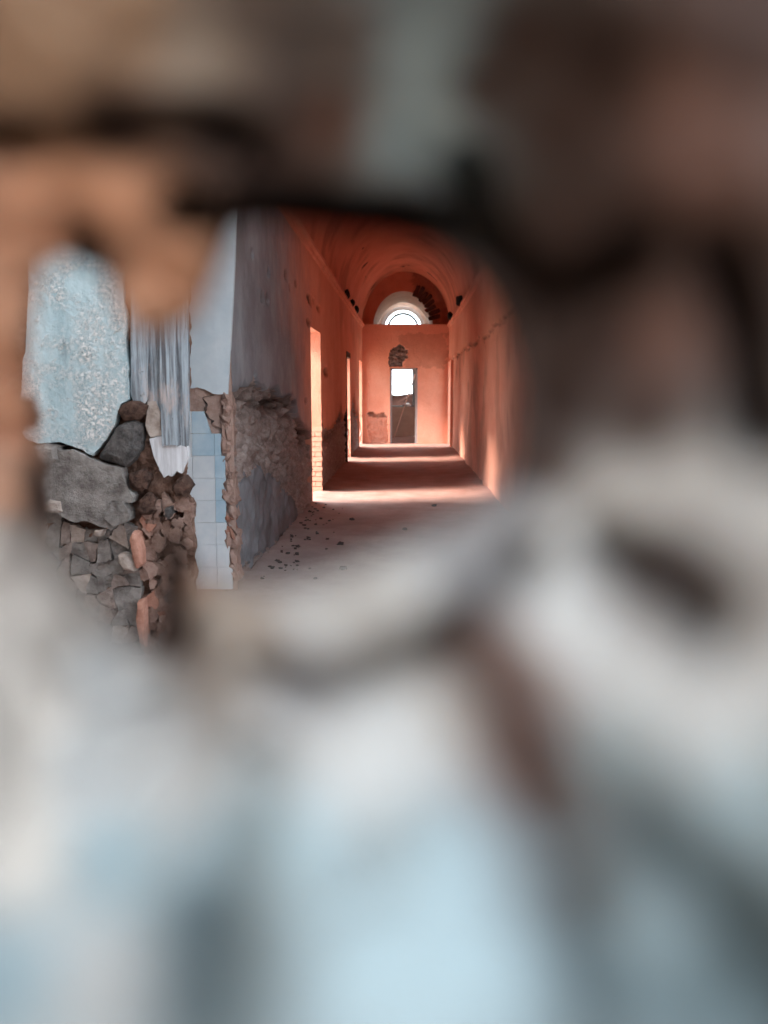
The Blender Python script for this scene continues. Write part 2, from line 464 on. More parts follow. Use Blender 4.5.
# ------------------------------------------------------------------ end wall with doorway
dl = at_y(390, 400, YE).x; dr = at_y(417.5, 400, YE).x; dtop = at_y(404, 368, YE).z
def pp(poly, Y): return [(q.x, q.z) for q in (at_y(u, v, Y) for u, v in poly)]
pa = pp([(399,345),(404,346),(408,352),(407,358),(403,362),(402,367),(389,367),(389,358),(391,350),(396,346)], YE)
pb = pp([(366,413),(372,412),(378,414),(384,412),(387,418),(389,443),(370,443),(367,430)], YE)
pd = pp([(399,334),(447,332),(447,368),(418,367),(404,366),(406,350),(400,345)], YE)
def end_fn(x, z):
    jx, jz = 0.035 * fr((x, 3, z), 5), 0.035 * fr((x, 8, z), 5)
    a = inside(pa, x + jx, z + jz); b = inside(pb, x + jx, z + jz); d = inside(pd, x + 4 * jx, z + 3 * jz)
    off = 0.008 * fr((x, 2, z), 2)
    R = 0; B = 0
    if a: off -= 0.06 - 0.04 * fr((x, 5, z), 9); B = 0.75; R = 1.0
    if b: off -= 0.04 - 0.03 * fr((x, 6, z), 9); B = 0.28
    if d and not a: B = 0.28
    if b and inside(pp([(366,411),(389,411),(387,418),(368,417)], YE), x + jx, z + jz): B = 0.8  # darker strip along the top of the lower patch
    return (x, YE - off, z), (R, 0, B)
mb = MB()
xs = sorted(set(lin(XL - 0.05, dl, 0.03) + lin(dl, dr, 0.04) + lin(dr, XR + 0.05, 0.03)))
zs = sorted(set(lin(0, dtop, 0.03) + lin(dtop, ZC, 0.03)))
mb.grid(end_fn, xs, zs, lambda x, z: not (dl < x < dr and z < dtop))
YB = YE + 0.45
mb.quad((dl, YE, 0), (dl, YB, 0), (dl, YB, dtop), (dl, YE, dtop))
mb.quad((dr, YE, 0), (dr, YB, 0), (dr, YB, dtop), (dr, YE, dtop))
mb.quad((dl, YE, dtop), (dr, YE, dtop), (dr, YB, dtop), (dl, YB, dtop))
mb.quad((-2.2, YB, 0), (dl, YB, 0), (dl, YB, ZC), (-2.2, YB, ZC))
mb.quad((dr, YB, 0), (2.2, YB, 0), (2.2, YB, ZC), (dr, YB, ZC))
mb.quad((dl, YB, dtop), (dr, YB, dtop), (dr, YB, ZC), (dl, YB, ZC))
mb.quad((XL, YE, ZC), (XR, YE, ZC), (XR, YB, ZC), (XL, YB, ZC))
struct(mb.build('wall_end', M['plaster'], smooth=False), 'salmon end wall with a doorway and a patch of fallen plaster', 'wall')
mb = MB()
mb.box((XL, YE - 0.07, ZC - 0.05), (XR, YE + 0.02, ZC + 0.03)); mb.box((XL, YE - 0.04, ZC - 0.11), (XR, YE + 0.02, ZC - 0.05))
struct(mb.build('trim_3', M['plaster']), 'thin ledge across the top of the end wall', 'cornice')

# painted frame in the end doorway
mb = MB()
mb.box((dl, YE + 0.10, 0), (dl + 0.06, YE + 0.22, dtop)); 
o = mb.build('door_1', M['frame']); struct(o, 'blue grey wooden frame in the doorway of the end wall', 'door frame')
mb = MB(); mb.box((dr - 0.07, YE + 0.10, 0), (dr, YE + 0.22, dtop)); mb.build('frame_post', M['frame'], o)
mb = MB(); mb.box((dl, YE + 0.10, dtop - 0.05), (dr, YE + 0.22, dtop)); mb.build('frame_head', M['frame'], o)

# dark timber frame on the second left doorway
mb = MB(); mb.box((XL - 0.12, 17.88, 0.0), (XL + 0.012, 17.97, DH))
o = mb.build('door_2', M['dark_wood']); struct(o, 'dark timber frame in the second doorway of the left wall', 'door frame')
mb = MB(); mb.box((XL - 0.12, 17.88, DH - 0.12), (XL + 0.014, 19.0, DH)); mb.build('frame_head', M['dark_wood'], o)

# ------------------------------------------------------------------ tympanum arch above the end wall
YT = YE + 0.45
acx = at_y(403, 328, YT).x; aA, aB = 0.90, 1.05
def arch(k, n, sx, sz, cx, cz): 
    a = math.pi * (1 - k / n); return cx + sx * math.cos(a), cz + sz * math.sin(a)
mb = MB(); n = 48
def tymp(k, s):
    ox, oz = arch(k, n, HW + 0.06, RISE + 0.05, XM, ZC); ix, iz = arch(k, n, aA, aB, acx, ZC)
    x, z = ix + (ox - ix) * s, iz + (oz - iz) * s
    B = 0.5 * sstep(0.0, 0.5, fr((x, 1, z), 2) + (0.5 if x > 0.2 else -0.3))
    return (x, YT + 0.01 * fr((x, 0, z), 4), z), (0, 0, B)
mb.grid(tymp, list(range(n + 1)), lin(0, 1, 0.1))
def soff(k, y):
    x, z = arch(k, n, aA, aB, acx, ZC); return (x, y, z), (0, 0, 0)
mb.grid(soff, list(range(n + 1)), lin(YT, 28.0, 0.2), m=1)
struct(mb.build('wall_arch', [M['vault'], M['beige']], smooth=True), 'arched wall above the end wall with a beige soffit', 'arch')
wall_arch = bpy.data.objects['wall_arch']

def rough_block(name, mat, parent, mtx, size, seed, jit=0.12, sub=2, rnd=0.25):
    """a worn block or lump: subdivided box, corners rounded, surface uneven"""
    bm = bmesh.new()
    bmesh.ops.create_cube(bm, size=2)
    bmesh.ops.subdivide_edges(bm, edges=bm.edges[:], cuts=sub, use_grid_fill=True)
    for v in bm.verts:
        q = v.co.copy()
        sph = q.normalized() * 1.18
        q = q.lerp(sph, rnd)
        nn = Vector((seed * 3.7, seed * 1.3, seed * 2.1))
        q *= 1 + jit * noise.fractal(q * 0.9 + nn, 0.9, 2, 3)
        v.co = Vector((q.x * size[0] / 2, q.y * size[1] / 2, q.z * size[2] / 2))
    me = bpy.data.meshes.new(name); bm.to_mesh(me); bm.free()
    me.materials.append(mat)
    o = bpy.data.objects.new(name, me); C.objects.link(o)
    o.matrix_world = mtx
    if parent: o.parent = parent
    return o

for i in range(8):                                     # sooty bricks laid bare on the right of the arch
    a = math.radians(66 - i * 7.5)
    rr = 1.09 + 0.03 * math.sin(i * 2.3)
    x, z = acx + aA * rr * math.cos(a), ZC + aB * rr * math.sin(a)
    rough_block('brick', M['dark_brick'], wall_arch, Matrix.Translation((x, YT - 0.02, z)) @ Matrix.Rotation(-a, 4, 'Y'), (0.34, 0.12, 0.115), i, 0.2)

# ------------------------------------------------------------------ room beyond: far wall with window and fanlight
YF = 28.5
wl = at_y(388, 400, YF).x; wr = at_y(415, 400, YF).x; ws = at_y(404, 407, YF).z; wt = 2.55
fcx, fcz, frd = at_y(403, 328, YF).x, at_y(403, 329, YF).z, 19.5 / FPX * YF
mb = MB()
def far_fn(x, z): return (x, YF, z), (0, 0, 0)
xs = sorted(set(lin(-2.2, wl, 0.08) + lin(wl, wr, 0.08) + lin(wr, 2.2, 0.08)))
zs = sorted(set(lin(0, ws, 0.08) + lin(ws, wt, 0.08) + lin(wt, fcz, 0.05) + lin(fcz, 5.8, 0.05)))
mb.grid(far_fn, xs, zs, lambda x, z: not ((wl < x < wr and ws < z < wt) or (z > fcz and math.hypot(x - fcx, z - fcz) < frd * 0.97)))
mb.quad((wl, YF, ws), (wr, YF, ws), (wr, YF + .4, ws), (wl, YF + .4, ws)); mb.quad((wl, YF, wt), (wr, YF, wt), (wr, YF + .4, wt), (wl, YF + .4, wt))
mb.quad((wl, YF, ws), (wl, YF + .4, ws), (wl, YF + .4, wt), (wl, YF, wt)); mb.quad((wr, YF, ws), (wr, YF + .4, ws), (wr, YF + .4, wt), (wr, YF, wt))
struct(mb.build('wall_far', M['beige']), 'beige far wall seen through the end doorway and arch', 'wall')
mb = MB()
mb.quad((-2.2, YB, 0), (-2.2, YF, 0), (-2.2, YF, 5.8), (-2.2, YB, 5.8)); mb.quad((2.2, YB, 0), (2.2, YF, 0), (2.2, YF, 5.8), (2.2, YB, 5.8))
mb.quad((-2.2, YB - 0.5, 5.8), (2.2, YB - .5, 5.8), (2.2, 28.05, 5.8), (-2.2, 28.05, 5.8))  # roof stops short of the far wall, a gap added for light
struct(mb.build('wall_back_room', M['beige']), 'side walls and roof of the room beyond the doorway, with a gap added for light', 'wall')
# window frame and fanlight bars
def bars(name, mat, boxes, parent=None):
    mb = MB()
    for lo, hi in boxes: mb.box(lo, hi)
    return mb.build(name, mat, parent)
o = bars('window_1', M['frame'], [((wl, YF + .1, ws), (wl + .06, YF + .18, wt)), ((wr - .09, YF + .1, ws), (wr, YF + .18, wt)), ((wl, YF + .1, ws), (wr, YF + .18, ws + .05)), ((wl, YF + .1, wt - .05), (wr, YF + .18, wt))])
struct(o, 'open window with blue grey frame seen through the doorway', 'window')
def ring(name, mat, r0, r1, y0, y1, parent=None):
    mb = MB(); n = 32
    P = []
    for k in range(n + 1):
        a = math.pi * k / n; P.append([mb.vert((fcx + r * math.cos(a), y, fcz + r * math.sin(a))) for r, y in ((r0, y0), (r1, y0), (r1, y1), (r0, y1))])
    for k in range(n):
        for j in range(4): mb.face([P[k][j], P[k][(j+1) % 4], P[k+1][(j+1) % 4], P[k+1][j]])
    mb.face(P[0][::-1]); mb.face(P[n])
    return mb.build(name, mat, parent)
fan = struct(ring('window_2', M['white_frame'], frd * 0.93, frd * 1.10, YF - .04, YF + .12), 'half round fanlight with concentric bars in the far wall', 'window')
ring('glazing_bar', M['frame'], frd * 0.70, frd * 0.80, YF + .02, YF + .08, fan)
mb = MB(); mb.box((fcx - frd * 1.1, YF - .05, fcz - .06), (fcx + frd * 1.1, YF + .12, fcz)); mb.build('sill', M['white_frame'], fan)

# ------------------------------------------------------------------ near hall: walls around the broken masonry
mb = MB()
mb.quad((-3.2, 0.5, 0), (-3.2, Y0 + .5, 0), (-3.2, Y0 + .5, 8.5), (-3.2, 0.5, 8.5))  # raised far above the hall to keep the sun out
struct(mb.build('wall_near', M['outer']), 'side wall of the near hall behind the broken masonry, raised to block the sun', 'wall')
mb = MB()
mb.box((-3.3, 4.3, 4.0), (XR + 0.5, Y0 + 0.05, 4.25))  # rest of the roof left open, added to light the hall
mb.quad((-3.3, Y0, ZC), (XR + .5, Y0, ZC), (XR + .5, Y0, 4.1), (-3.3, Y0, 4.1)) if False else None
struct(mb.build('ceiling_near', M['soot']), 'soot dark ceiling strip of the near hall, the rest opened for added light', 'ceiling')
# gable above the corridor mouth
mb = MB(); n = 40
def gab(k, s):
    ix, iz = arch(k, n, HW, RISE, XM, ZC)
    x = ix; z = iz + (6.2 - iz) * s
    return (x, Y0 - 0.28, z), (0, 0, 0.4)
mb.grid(gab, list(range(n + 1)), [0, 1])
struct(mb.build('wall_gable', M['vault']), 'wall above the corridor mouth', 'wall')

# tiled wall face left of the corridor corner
mb = MB()
tz = at_y(210, 397, Y0).z
def tw(x, z):
    up = sstep(tz - .01, tz + 0.01, z + 0.03 * fr((x, 1, z), 8))
    return (x, Y0 + 0.02 - 0.014 * up + 0.004 * fr((x, 3, z), 6), z), (0, 0, 0)
mb.grid(tw, lin(-3.2, XL - 0.005, 0.04), lin(0, 4.1, 0.04))
tiled = struct(mb.build('wall_tiled', M['pink_mortar'], smooth=True), 'narrow wall face with pale blue tiles left of the corridor corner', 'wall')

def slab(name, mat, parent, poly, Y, th, dome=0.0, jag=0.012, seed=0, sub=3, back=0.02, smooth=False):
    """a broken flat piece: outline given as photo points on the plane y = Y, real thickness th"""
    pts = [at_y(u, v, Y) for u, v in poly]
    out = []
    for i, p in enumerate(pts):
        q = pts[(i + 1) % len(pts)]
        for k in range(sub):
            r = p.lerp(q, k / sub)
            jx = jag * nz((r.x + seed, 1.3, r.z), 9) + jag * 0.8 * nz((r.x + seed, 2.3, r.z), 30)
            jz = jag * nz((r.x, 5.3 + seed, r.z), 9) + jag * 0.8 * nz((r.x, 7.3 + seed, r.z), 30)
            out.append(Vector((r.x + jx, Y, r.z + jz)))
    bm = bmesh.new()
    cx = sum((p for p in out), Vector()) / len(out)
    if dome > 0:
        rings = [(1.0, -back), (1.0, th * 0.55), (0.93, th), (0.62, th + dome * 0.8)]
        R = []
        for s, d in rings:
            R.append([bm.verts.new((cx.x + (p.x - cx.x) * s, Y - d - (0.25 * dome * nz((p.x * s + seed, 4, p.z * s), 14) if s < 1 else 0), cx.z + (p.z - cx.z) * s)) for p in out])
        c_ = bm.verts.new((cx.x, Y - th - dome, cx.z))
        n = len(out)
        for a in range(len(R) - 1):
            for i in range(n): bm.faces.new((R[a][i], R[a][(i+1) % n], R[a+1][(i+1) % n], R[a+1][i]))
        for i in range(n): bm.faces.new((R[-1][i], R[-1][(i+1) % n], c_))
        bm.faces.new(R[0][::-1])
    else:
        f = [bm.verts.new((p.x, Y - th + 0.3 * jag * nz((p.x, seed, p.z), 12), p.z)) for p in out]
        b = [bm.verts.new((p.x, Y + back, p.z)) for p in out]
        n = len(out)
        bm.faces.new(f); bm.faces.new(b[::-1])
        for i in range(n): bm.faces.new((f[i], b[i], b[(i+1) % n], f[(i+1) % n]))
    bmesh.ops.triangulate(bm, faces=[f for f in bm.faces if len(f.verts) > 4])
    bmesh.ops.recalc_face_normals(bm, faces=bm.faces[:])
    me = bpy.data.meshes.new(name); bm.to_mesh(me); bm.free()
    if smooth: me.polygons.foreach_set('use_smooth', [True] * len(me.polygons))
    me.materials.append(mat)
    o = bpy.data.objects.new(name, me); C.objects.link(o); o.parent = parent
    return o

# upper limewash coat and the tiles, one by one
slab('limewash_coat', M['blue_wash'], tiled, [(150,200),(237,200),(229,395),(214,394),(206,390),(200,387),(194,388),(150,388)], Y0, 0.02, jag=0.01, seed=3)
tw_px = 22.2
rows = [(411.5 + k * tw_px) for k in range(8)]
cols = [215.8 - tw_px * 2, 215.8 - tw_px, 215.8]
for r, v in enumerate(rows):
    for c_, u in enumerate(cols):
        u1 = u + tw_px - 0.3
        drift = (v - 478) * 0.022
        uu0, uu1 = u + drift, u1 + drift
        lim = interp([(411, 203), (425, 214), (440, 220), (462, 225), (480, 226), (530, 226), (580, 233)], v + 11)
        if uu0 >= lim - 2: continue
        uu1 = min(uu1, lim)
        v1 = v + tw_px - 0.3
        poly = [(uu0, v), (uu1, v), (uu1, v1), (uu0, v1)]
        if r == 0 and c_ == 1: poly = [(uu0, v), (204, v), (211, v1), (uu0, v1)]
        blue = (c_ == 2 and r in (1, 2, 3, 4)) or (c_ == 1 and r in (0, 1))
        slab('tile', M['blue_tile'] if blue else M['tile'], tiled, poly, Y0, 0.012 + 0.003 * random.random(), jag=0.0015, seed=r * 3 + c_, sub=1)

# ------------------------------------------------------------------ broken masonry stub on the left
YS = 4.6
edge_px = [(200, 190), (300, 189), (470, 187), (485, 184), (500, 192), (520, 193), (545, 196), (575, 196), (620, 195), (680, 196), (800, 200)]
edge_x = sorted((at_y(u, v, YS).z, at_y(u, v, YS).x) for v, u in edge_px)
def stub_fn(s, z):
    xe = interp(edge_x, z) + 0.012 * fr((2, 1, z), 9)
    x0 = -3.2
    if s <= 1:
        x = x0 + (xe - x0) * s; y = YS
        off = 0.05 * fr((x, 1, z), 6, 5) + 0.02 * fr((x, 5, z), 22, 3) + 0.02
        return (x, YS + off, z), (0, 0, 0)
    y = YS + (s - 1) * 0.5
    return (xe + 0.03 * fr((3, y, z), 8) * (2 - s) - 0.17 * (s - 1), y + 0.02, z), (0, 0, 0)
mb = MB()
zs = lin(0, 4.05, 0.018)
mb.grid(stub_fn, lin(0, 0.5, 0.02) + lin(0.5, 1, 0.0085)[1:] + lin(1, 2, 0.1)[1:], zs)
mb.quad((-3.2, YS + .5, 0), (interp(edge_x, 1.2) - .17, YS + .5, 0), (interp(edge_x, 1.2) - .17, YS + .5, 4.05), (-3.2, YS + .5, 4.05))
stub = struct(mb.build('wall_stub', M['mud'], smooth=True), 'broken masonry wall end of stones and mud left of the corridor', 'wall')

slab('plaster_panel', M['blue_panel'], stub, [(30,215),(33,262),(33,300),(35,338),(29,358),(27,378),(24,400),(30,408),(35,424),(26,431),(34,441),(44,443),(56,441),(66,441),(78,446),(88,452),(96,455),(104,446),(112,432),(118,424),(121,406),(132,400),(131,370),(128,330),(125,290),(121,215)], YS, 0.055, jag=0.012, seed=1, sub=4)
# peeled upright boards beside it
for poly, th, mt, sd in [
    ([(133,215),(149,215),(150,330),(150,398),(146,404),(141,401),(136,404),(133,395)], 0.035, 'board', 2),
    ([(147,215),(163,215),(164,330),(165,436),(157,437),(152,435),(148,405)], 0.02, 'board', 3),
    ([(162,215),(176,215),(178,330),(180,445),(172,444),(164,446)], 0.045, 'board', 4),
    ([(175,215),(187,215),(188,330),(189,420),(188,447),(183,444),(179,446)], 0.03, 'board', 5),
    ([(151,438),(165,436),(180,445),(188,446),(189,456),(186,466),(183,474),(178,471),(173,476),(169,474),(165,477),(160,466),(154,452)], 0.03, 'pale_board', 6),
    ([(149,402),(157,401),(162,412),(163,435),(152,437),(148,425)], 0.032, 'tan_stone', 8)]:
    slab('board' if 'board' in mt else 'plaster_scrap', M[mt], stub, poly, YS, th, jag=0.006, seed=sd)
# large stones, render blocks and dark pieces for the shaded cavities
S_ = lambda poly, mt, th=0.06, dome=0.02, sd=0, jag=0.010, nm='stone': slab(nm, M[mt], stub, poly, YS, th, dome, jag, sd, smooth=False, back=0.05)  # 'stone' also names the dark pieces that stand in for shaded cavities
S_([(120,426),(127,421),(136,420),(144,423),(145,440),(143,450),(138,458),(128,466),(113,461),(101,457),(108,446),(114,434)], 'dark_stone', 0.06, 0.03, 11)
S_([(120,412),(124,404),(132,400),(142,401),(150,405),(148,414),(140,420),(128,421)], 'dark_mud_cavity', 0.06, 0.02, 12)
slab('render_block', M['grey_stone'], stub, [(33,456),(40,446),(46,443),(62,444),(66,450),(78,449),(92,457),(108,463),(126,466),(129,474),(130,488),(137,495),(136,500),(124,500),(116,499),(131,510),(133,518),(118,524),(116,528),(104,524),(92,519),(80,521),(68,514),(60,508),(44,506),(36,490)], YS, 0.085, jag=0.010, seed=13)
slab('render_block', M['grey_stone'], stub, [(118,500),(128,500),(134,511),(134,519),(119,524),(110,516)], YS, 0.095, jag=0.006, seed=14)
S_([(41,446),(52,443),(64,446),(65,458),(58,466),(50,467),(43,460)], 'grey_stone', 0.09, 0.02, 15)
S_([(50,503),(58,497),(67,499),(70,509),(62,511),(52,510)], 'tan_stone', 0.09, 0.012, 16)
S_([(100,528),(110,527),(106,534),(100,533)], 'tan_stone', 0.09, 0.01, 17)
S_([(137,528),(143,530),(147,545),(147,562),(142,566),(138,556),(136,540)], 'red_brick', 0.10, 0.015, 18, nm='brick')
S_([(122,553),(132,552),(140,562),(138,568),(128,567),(122,560)], 'tan_stone', 0.08, 0.02, 19)
S_([(141,598),(149,596),(150,620),(149,645),(143,640),(140,615)], 'red_brick', 0.08, 0.015, 20, nm='brick')
S_([(176,480),(186,478),(193,488),(189,497),(180,498),(174,490)], 'dark_mud_cavity', 0.04, 0.02, 21, 0.025)  # this and the next two dark pieces stand in for shaded cavities
S_([(140,500),(150,492),(160,498),(158,508),(147,512),(141,508)], 'dark_mud_cavity', 0.04, 0.02, 22, 0.025)
S_([(132,472),(145,468),(152,478),(148,490),(136,490)], 'dark_mud_cavity', 0.04, 0.02, 24, 0.025)
rr_ = random.Random(5)
for i in range(95):
    u, v = rr_.uniform(146, 192), rr_.uniform(498, 650)
    if v < 512 and u < 155: continue
    a_, b_, n_ = rr_.uniform(4, 10), rr_.uniform(5, 12), rr_.randint(5, 7)
    poly = [(min(193, u + a_ * math.cos(6.283 * q / n_ + i) * rr_.uniform(.6, 1.2)), v + b_ * math.sin(6.283 * q / n_ + i) * rr_.uniform(.6, 1.2)) for q in range(n_)]
    slab('mortar_flake', M[rr_.choice(['rose_mortar'] * 8 + ['pink_mortar', 'pink_mortar', 'mud', 'dark_mud_cavity', 'warm_stone', 'red_brick'])], stub, poly, YS, rr_.uniform(.0, .035), 0, .022, i + 400, back=0.05)
S_([(168,507),(174,505),(176,512),(172,519),(167,515)], 'dark_stone', 0.07, 0.02, 27)
# the rough render of the foot, cracked into uneven flat pieces that share their corners
NC, NR = 8, 9
def corner(i, j):
    rr = random.Random(i * 31 + j * 7)
    return (36 + i * 13.2 + rr.uniform(-4.6, 4.6), 508 + j * 16.5 + rr.uniform(-6, 6))
k = 30
for j in range(NR):
    for i in range(NC):
        q = [corner(i, j), corner(i + 1, j), corner(i + 1, j + 1), corner(i, j + 1)]
        mx, my = sum(p[0] for p in q) / 4, sum(p[1] for p in q) / 4
        rr = random.Random(k)
        k += 1
        if mx > 141 - max(0, 0.0 * (my - 560)): continue
        if my < 524 and 60 < mx < 136: continue
        g = 0.985
        poly = [(mx + (x - mx) * g, my + (y - my) * g) for x, y in q]
        S_(poly, rr.choice(['grey_stone'] * 6 + ['tan_stone', 'warm_stone', 'warm_stone']), 0.020 + rr.random() * 0.022, 0.0, k, 0.014)

# ragged corner of the corridor wall: bricks and rubble lumps set in it
cor = []
for i in range(17):
    v = 400 + i * 11 + random.uniform(-3, 3)
    p = at_y(interp([(395, 225), (450, 226), (500, 227), (560, 232), (590, 235)], v) + random.uniform(-1, 3), v, Y0)
    big = 515 < v < 535
    nm = 'brick' if big else 'stone'
    o = rough_block(nm, M['red_brick'] if big else M['pink_mortar'], wall_left,
        Matrix.Translation((p.x + 0.0, Y0 + 0.10, p.z)) @ Matrix.Rotation(random.uniform(-.5, .5), 4, 'Y'), (random.uniform(.05, .10), .22, random.uniform(.06, .14)), i + 50, 0.35, 3, 0.5)
# brick courses bared in the far jamb of the first doorway
k = 0
for zz in range(13):
    for j in range(2):
        z = 0.05 + zz * 0.078; x = XL - 0.10 - j * 0.225 - (0.11 if zz % 2 else 0)
        if z > 0.95 and j == 1: continue
        rough_block('brick', M['pale_brick'], wall_left, Matrix.Translation((x, 12.50, z)), (0.215, 0.05, 0.070), k + 90, 0.10, 1, 0.08); k += 1
    if zz % 2: rough_block('brick', M['pale_brick'], wall_left, Matrix.Translation((XL - 0.05, 12.50, 0.05 + zz * 0.078)), (0.10, 0.05, 0.070), k + 190, 0.10, 1, 0.08)

# ------------------------------------------------------------------ outdoors
mb = MB()
mb.quad((-80, -80, -0.12), (80, -80, -0.12), (80, 120, -0.12), (-80, 120, -0.12))
struct(mb.build('ground', M['earth']), 'bare brown earth outside the ruin', 'ground')
mb = MB()
def ruin_fn(x, z):
    return (x, 38 + 0.3 * fr((x, 1, z), 0.8), z * (1.55 + 0.25 * fr((x, 4, 0), 0.6)) - 0.1), (0, 0, 0)
mb.grid(ruin_fn, lin(-12, 12, 0.4), lin(0, 1, 0.12))
mb.grid(lambda x, s: ((x, 38 + s, 1.42 + 0.25 * fr((x, 4, 0), 0.6)), (0, 0, 0)), lin(-12, 12, 0.4), [0, 0.6])
struct(mb.build('wall_ruin', M['ruin']), 'low brown ruined wall outside beyond the window', 'wall')
mb = MB()
mb.box((-2.6, -9.0, -0.1), (-2.1, 0.9, 6.5))  # added out of view to keep the sun off the front wall
struct(mb.build('wall_sun_blocker', M['outer']), 'unseen wall added beside the viewer to block the sun', 'wall')

mb = MB()
mb.box((-2.6, -4.4, -0.1), (2.0, -4.0, 3.6))  # added out of view so the light falls from above
struct(mb.build('wall_sky_blocker', M['outer']), 'unseen wall added behind the viewer to block low sky', 'wall')

# ------------------------------------------------------------------ front wall with the broken hole (close, out of focus)
contour = [(45,268),(60,258),(74,260),(86,266),(98,270),(108,280),(118,302),(130,326),(150,336),(172,330),(192,322),(205,300),(214,280),(219,268),(205,250),(206,236),(225,226),(262,220),(300,226),(340,232),(385,236),(430,248),(465,270),(488,300),(506,345),(515,395),(512,445),(500,485),(474,508),(434,530),(386,556),(335,578),(290,592),(245,592),(216,578),(203,566),(196,600),(192,640),(178,655),(160,650),(150,645),(120,632),(96,606),(72,580),(54,556),(46,540),(43,515),(38,488),(33,470),(38,455),(36,446),(26,434),(35,424),(34,406),(24,398),(25,372),(26,345),(32,300),(36,282)]
CX, CY = 165.0, 430.0
def ray_contour(ang):
    dx, dy = math.cos(ang), math.sin(ang); best = None
    for i in range(len(contour)):
        x1, y1 = contour[i][0] - CX, contour[i][1] - CY; x2, y2 = contour[(i+1) % len(contour)][0] - CX, contour[(i+1) % len(contour)][1] - CY
        ex, ey = x2 - x1, y2 - y1; den = dx * ey - dy * ex
        if abs(den) < 1e-9: continue
        tt = (x1 * ey - y1 * ex) / den; ss = (x1 * dy - y1 * dx) / den
        if tt > 0 and -1e-6 <= ss <= 1 + 1e-6: best = tt if best is None else max(best, tt) if False else min(best, tt)
    return best
def ray_rect(ang, x0, y0, x1, y1):
    dx, dy = math.cos(ang), math.sin(ang); ts = []
    if dx > 1e-9: ts.append((x1 - CX) / dx)
    if dx < -1e-9: ts.append((x0 - CX) / dx)
    if dy > 1e-9: ts.append((y1 - CY) / dy)
    if dy < -1e-9: ts.append((y0 - CY) / dy)
    return min(ts)
# rim distance and outer distance of the broken surface, by direction seen from the hole's middle (degrees, 0 = right, 90 = down)
RIM_ = 0.60
RIM = [(0, .26), (30, .24), (60, .28), (90, .36), (110, .40), (140, .42), (180, .41), (205, .38), (240, .36), (270, .36), (300, .34), (330, .30), (360, .26)]
OUT = [(0, .15), (30, .13), (60, .105), (90, .10), (120, .13), (150, .25), (180, .37), (210, .33), (240, .24), (270, .21), (315, .19), (360, .15)]
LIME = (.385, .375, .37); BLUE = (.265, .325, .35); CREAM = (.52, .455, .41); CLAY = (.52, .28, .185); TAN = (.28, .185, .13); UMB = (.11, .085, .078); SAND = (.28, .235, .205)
EARTH_SHADE = (.030, .016, .013); NEUT = (.19, .18, .185); GREYB = (.20, .245, .265); SLATE_SHADE = (.085, .11, .12); BROWN_SHADE = (.040, .022, .018); ROSE = (.115, .062, .05)  # the darkest tones also paint in shade
tone_shade_spots = [(40,40,TAN),(130,20,TAN),(200,50,SAND),(30,100,TAN),(120,130,EARTH_SHADE),(210,125,EARTH_SHADE),(20,200,CLAY),(110,200,CLAY),(60,240,CLAY),(180,250,CLAY),(170,300,CLAY),(85,255,EARTH_SHADE),  # plaster, clay and earth colours with light and shade mixed in
 (290,60,UMB),(330,120,ROSE),(260,170,BROWN_SHADE),(250,10,UMB),(350,40,UMB),(480,90,BROWN_SHADE),(420,60,BLUE),(400,140,GREYB),(435,120,BLUE),(425,20,GREYB),(300,205,EARTH_SHADE),(200,215,EARTH_SHADE),(400,215,EARTH_SHADE),
 (520,40,BROWN_SHADE),(560,120,BROWN_SHADE),(600,60,EARTH_SHADE),(690,110,ROSE),(740,40,BROWN_SHADE),(560,230,BROWN_SHADE),(700,170,ROSE),(640,230,EARTH_SHADE),(540,300,EARTH_SHADE),(600,330,EARTH_SHADE),(660,340,ROSE),(740,300,EARTH_SHADE),(755,420,EARTH_SHADE),(560,400,EARTH_SHADE),(650,420,BROWN_SHADE),(540,470,BROWN_SHADE),
 (690,480,LIME),(620,500,LIME),(560,530,LIME),(760,520,LIME),(520,520,NEUT),(480,570,NEUT),(400,600,LIME),(330,620,LIME),(690,580,BROWN_SHADE),(720,620,EARTH_SHADE),(640,560,BROWN_SHADE),(740,640,LIME),
 (300,670,NEUT),(450,625,BROWN_SHADE),(250,650,SAND),(180,620,EARTH_SHADE),(176,570,CLAY),(215,610,SAND),(20,420,CLAY),(10,340,CLAY),(36,500,BROWN_SHADE),(8,500,CLAY),(5,540,CREAM),(60,590,CREAM),(20,620,CREAM),(110,680,LIME),(25,700,CREAM),(20,780,CREAM),(80,780,LIME),
 (560,620,LIME),(640,680,LIME),(720,720,LIME),(505,660,ROSE),(560,830,UMB),(572,890,UMB),(520,720,ROSE),(545,780,ROSE),(560,850,GREYB),(610,760,GREYB),(650,850,SLATE_SHADE),(720,880,SLATE_SHADE),(760,940,SLATE_SHADE),(740,790,GREYB),(700,980,SLATE_SHADE),(760,1000,SLATE_SHADE),(610,960,SLATE_SHADE),(650,920,GREYB),(575,900,SLATE_SHADE),
 (430,720,LIME),(440,860,BLUE),(480,960,BLUE),(380,960,BLUE),(360,760,LIME),(300,860,BLUE),(240,840,GREYB),(210,920,SLATE_SHADE),(200,1000,SLATE_SHADE),(180,780,LIME),(110,860,BLUE),(90,980,LIME),(20,850,CREAM),(20,980,BLUE)]
def tone_shade_col(u, v):
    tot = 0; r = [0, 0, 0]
    for a, b, c in tone_shade_spots:
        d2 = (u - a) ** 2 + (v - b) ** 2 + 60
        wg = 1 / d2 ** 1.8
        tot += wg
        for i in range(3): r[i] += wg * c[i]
    return tuple(x / tot for x in r)
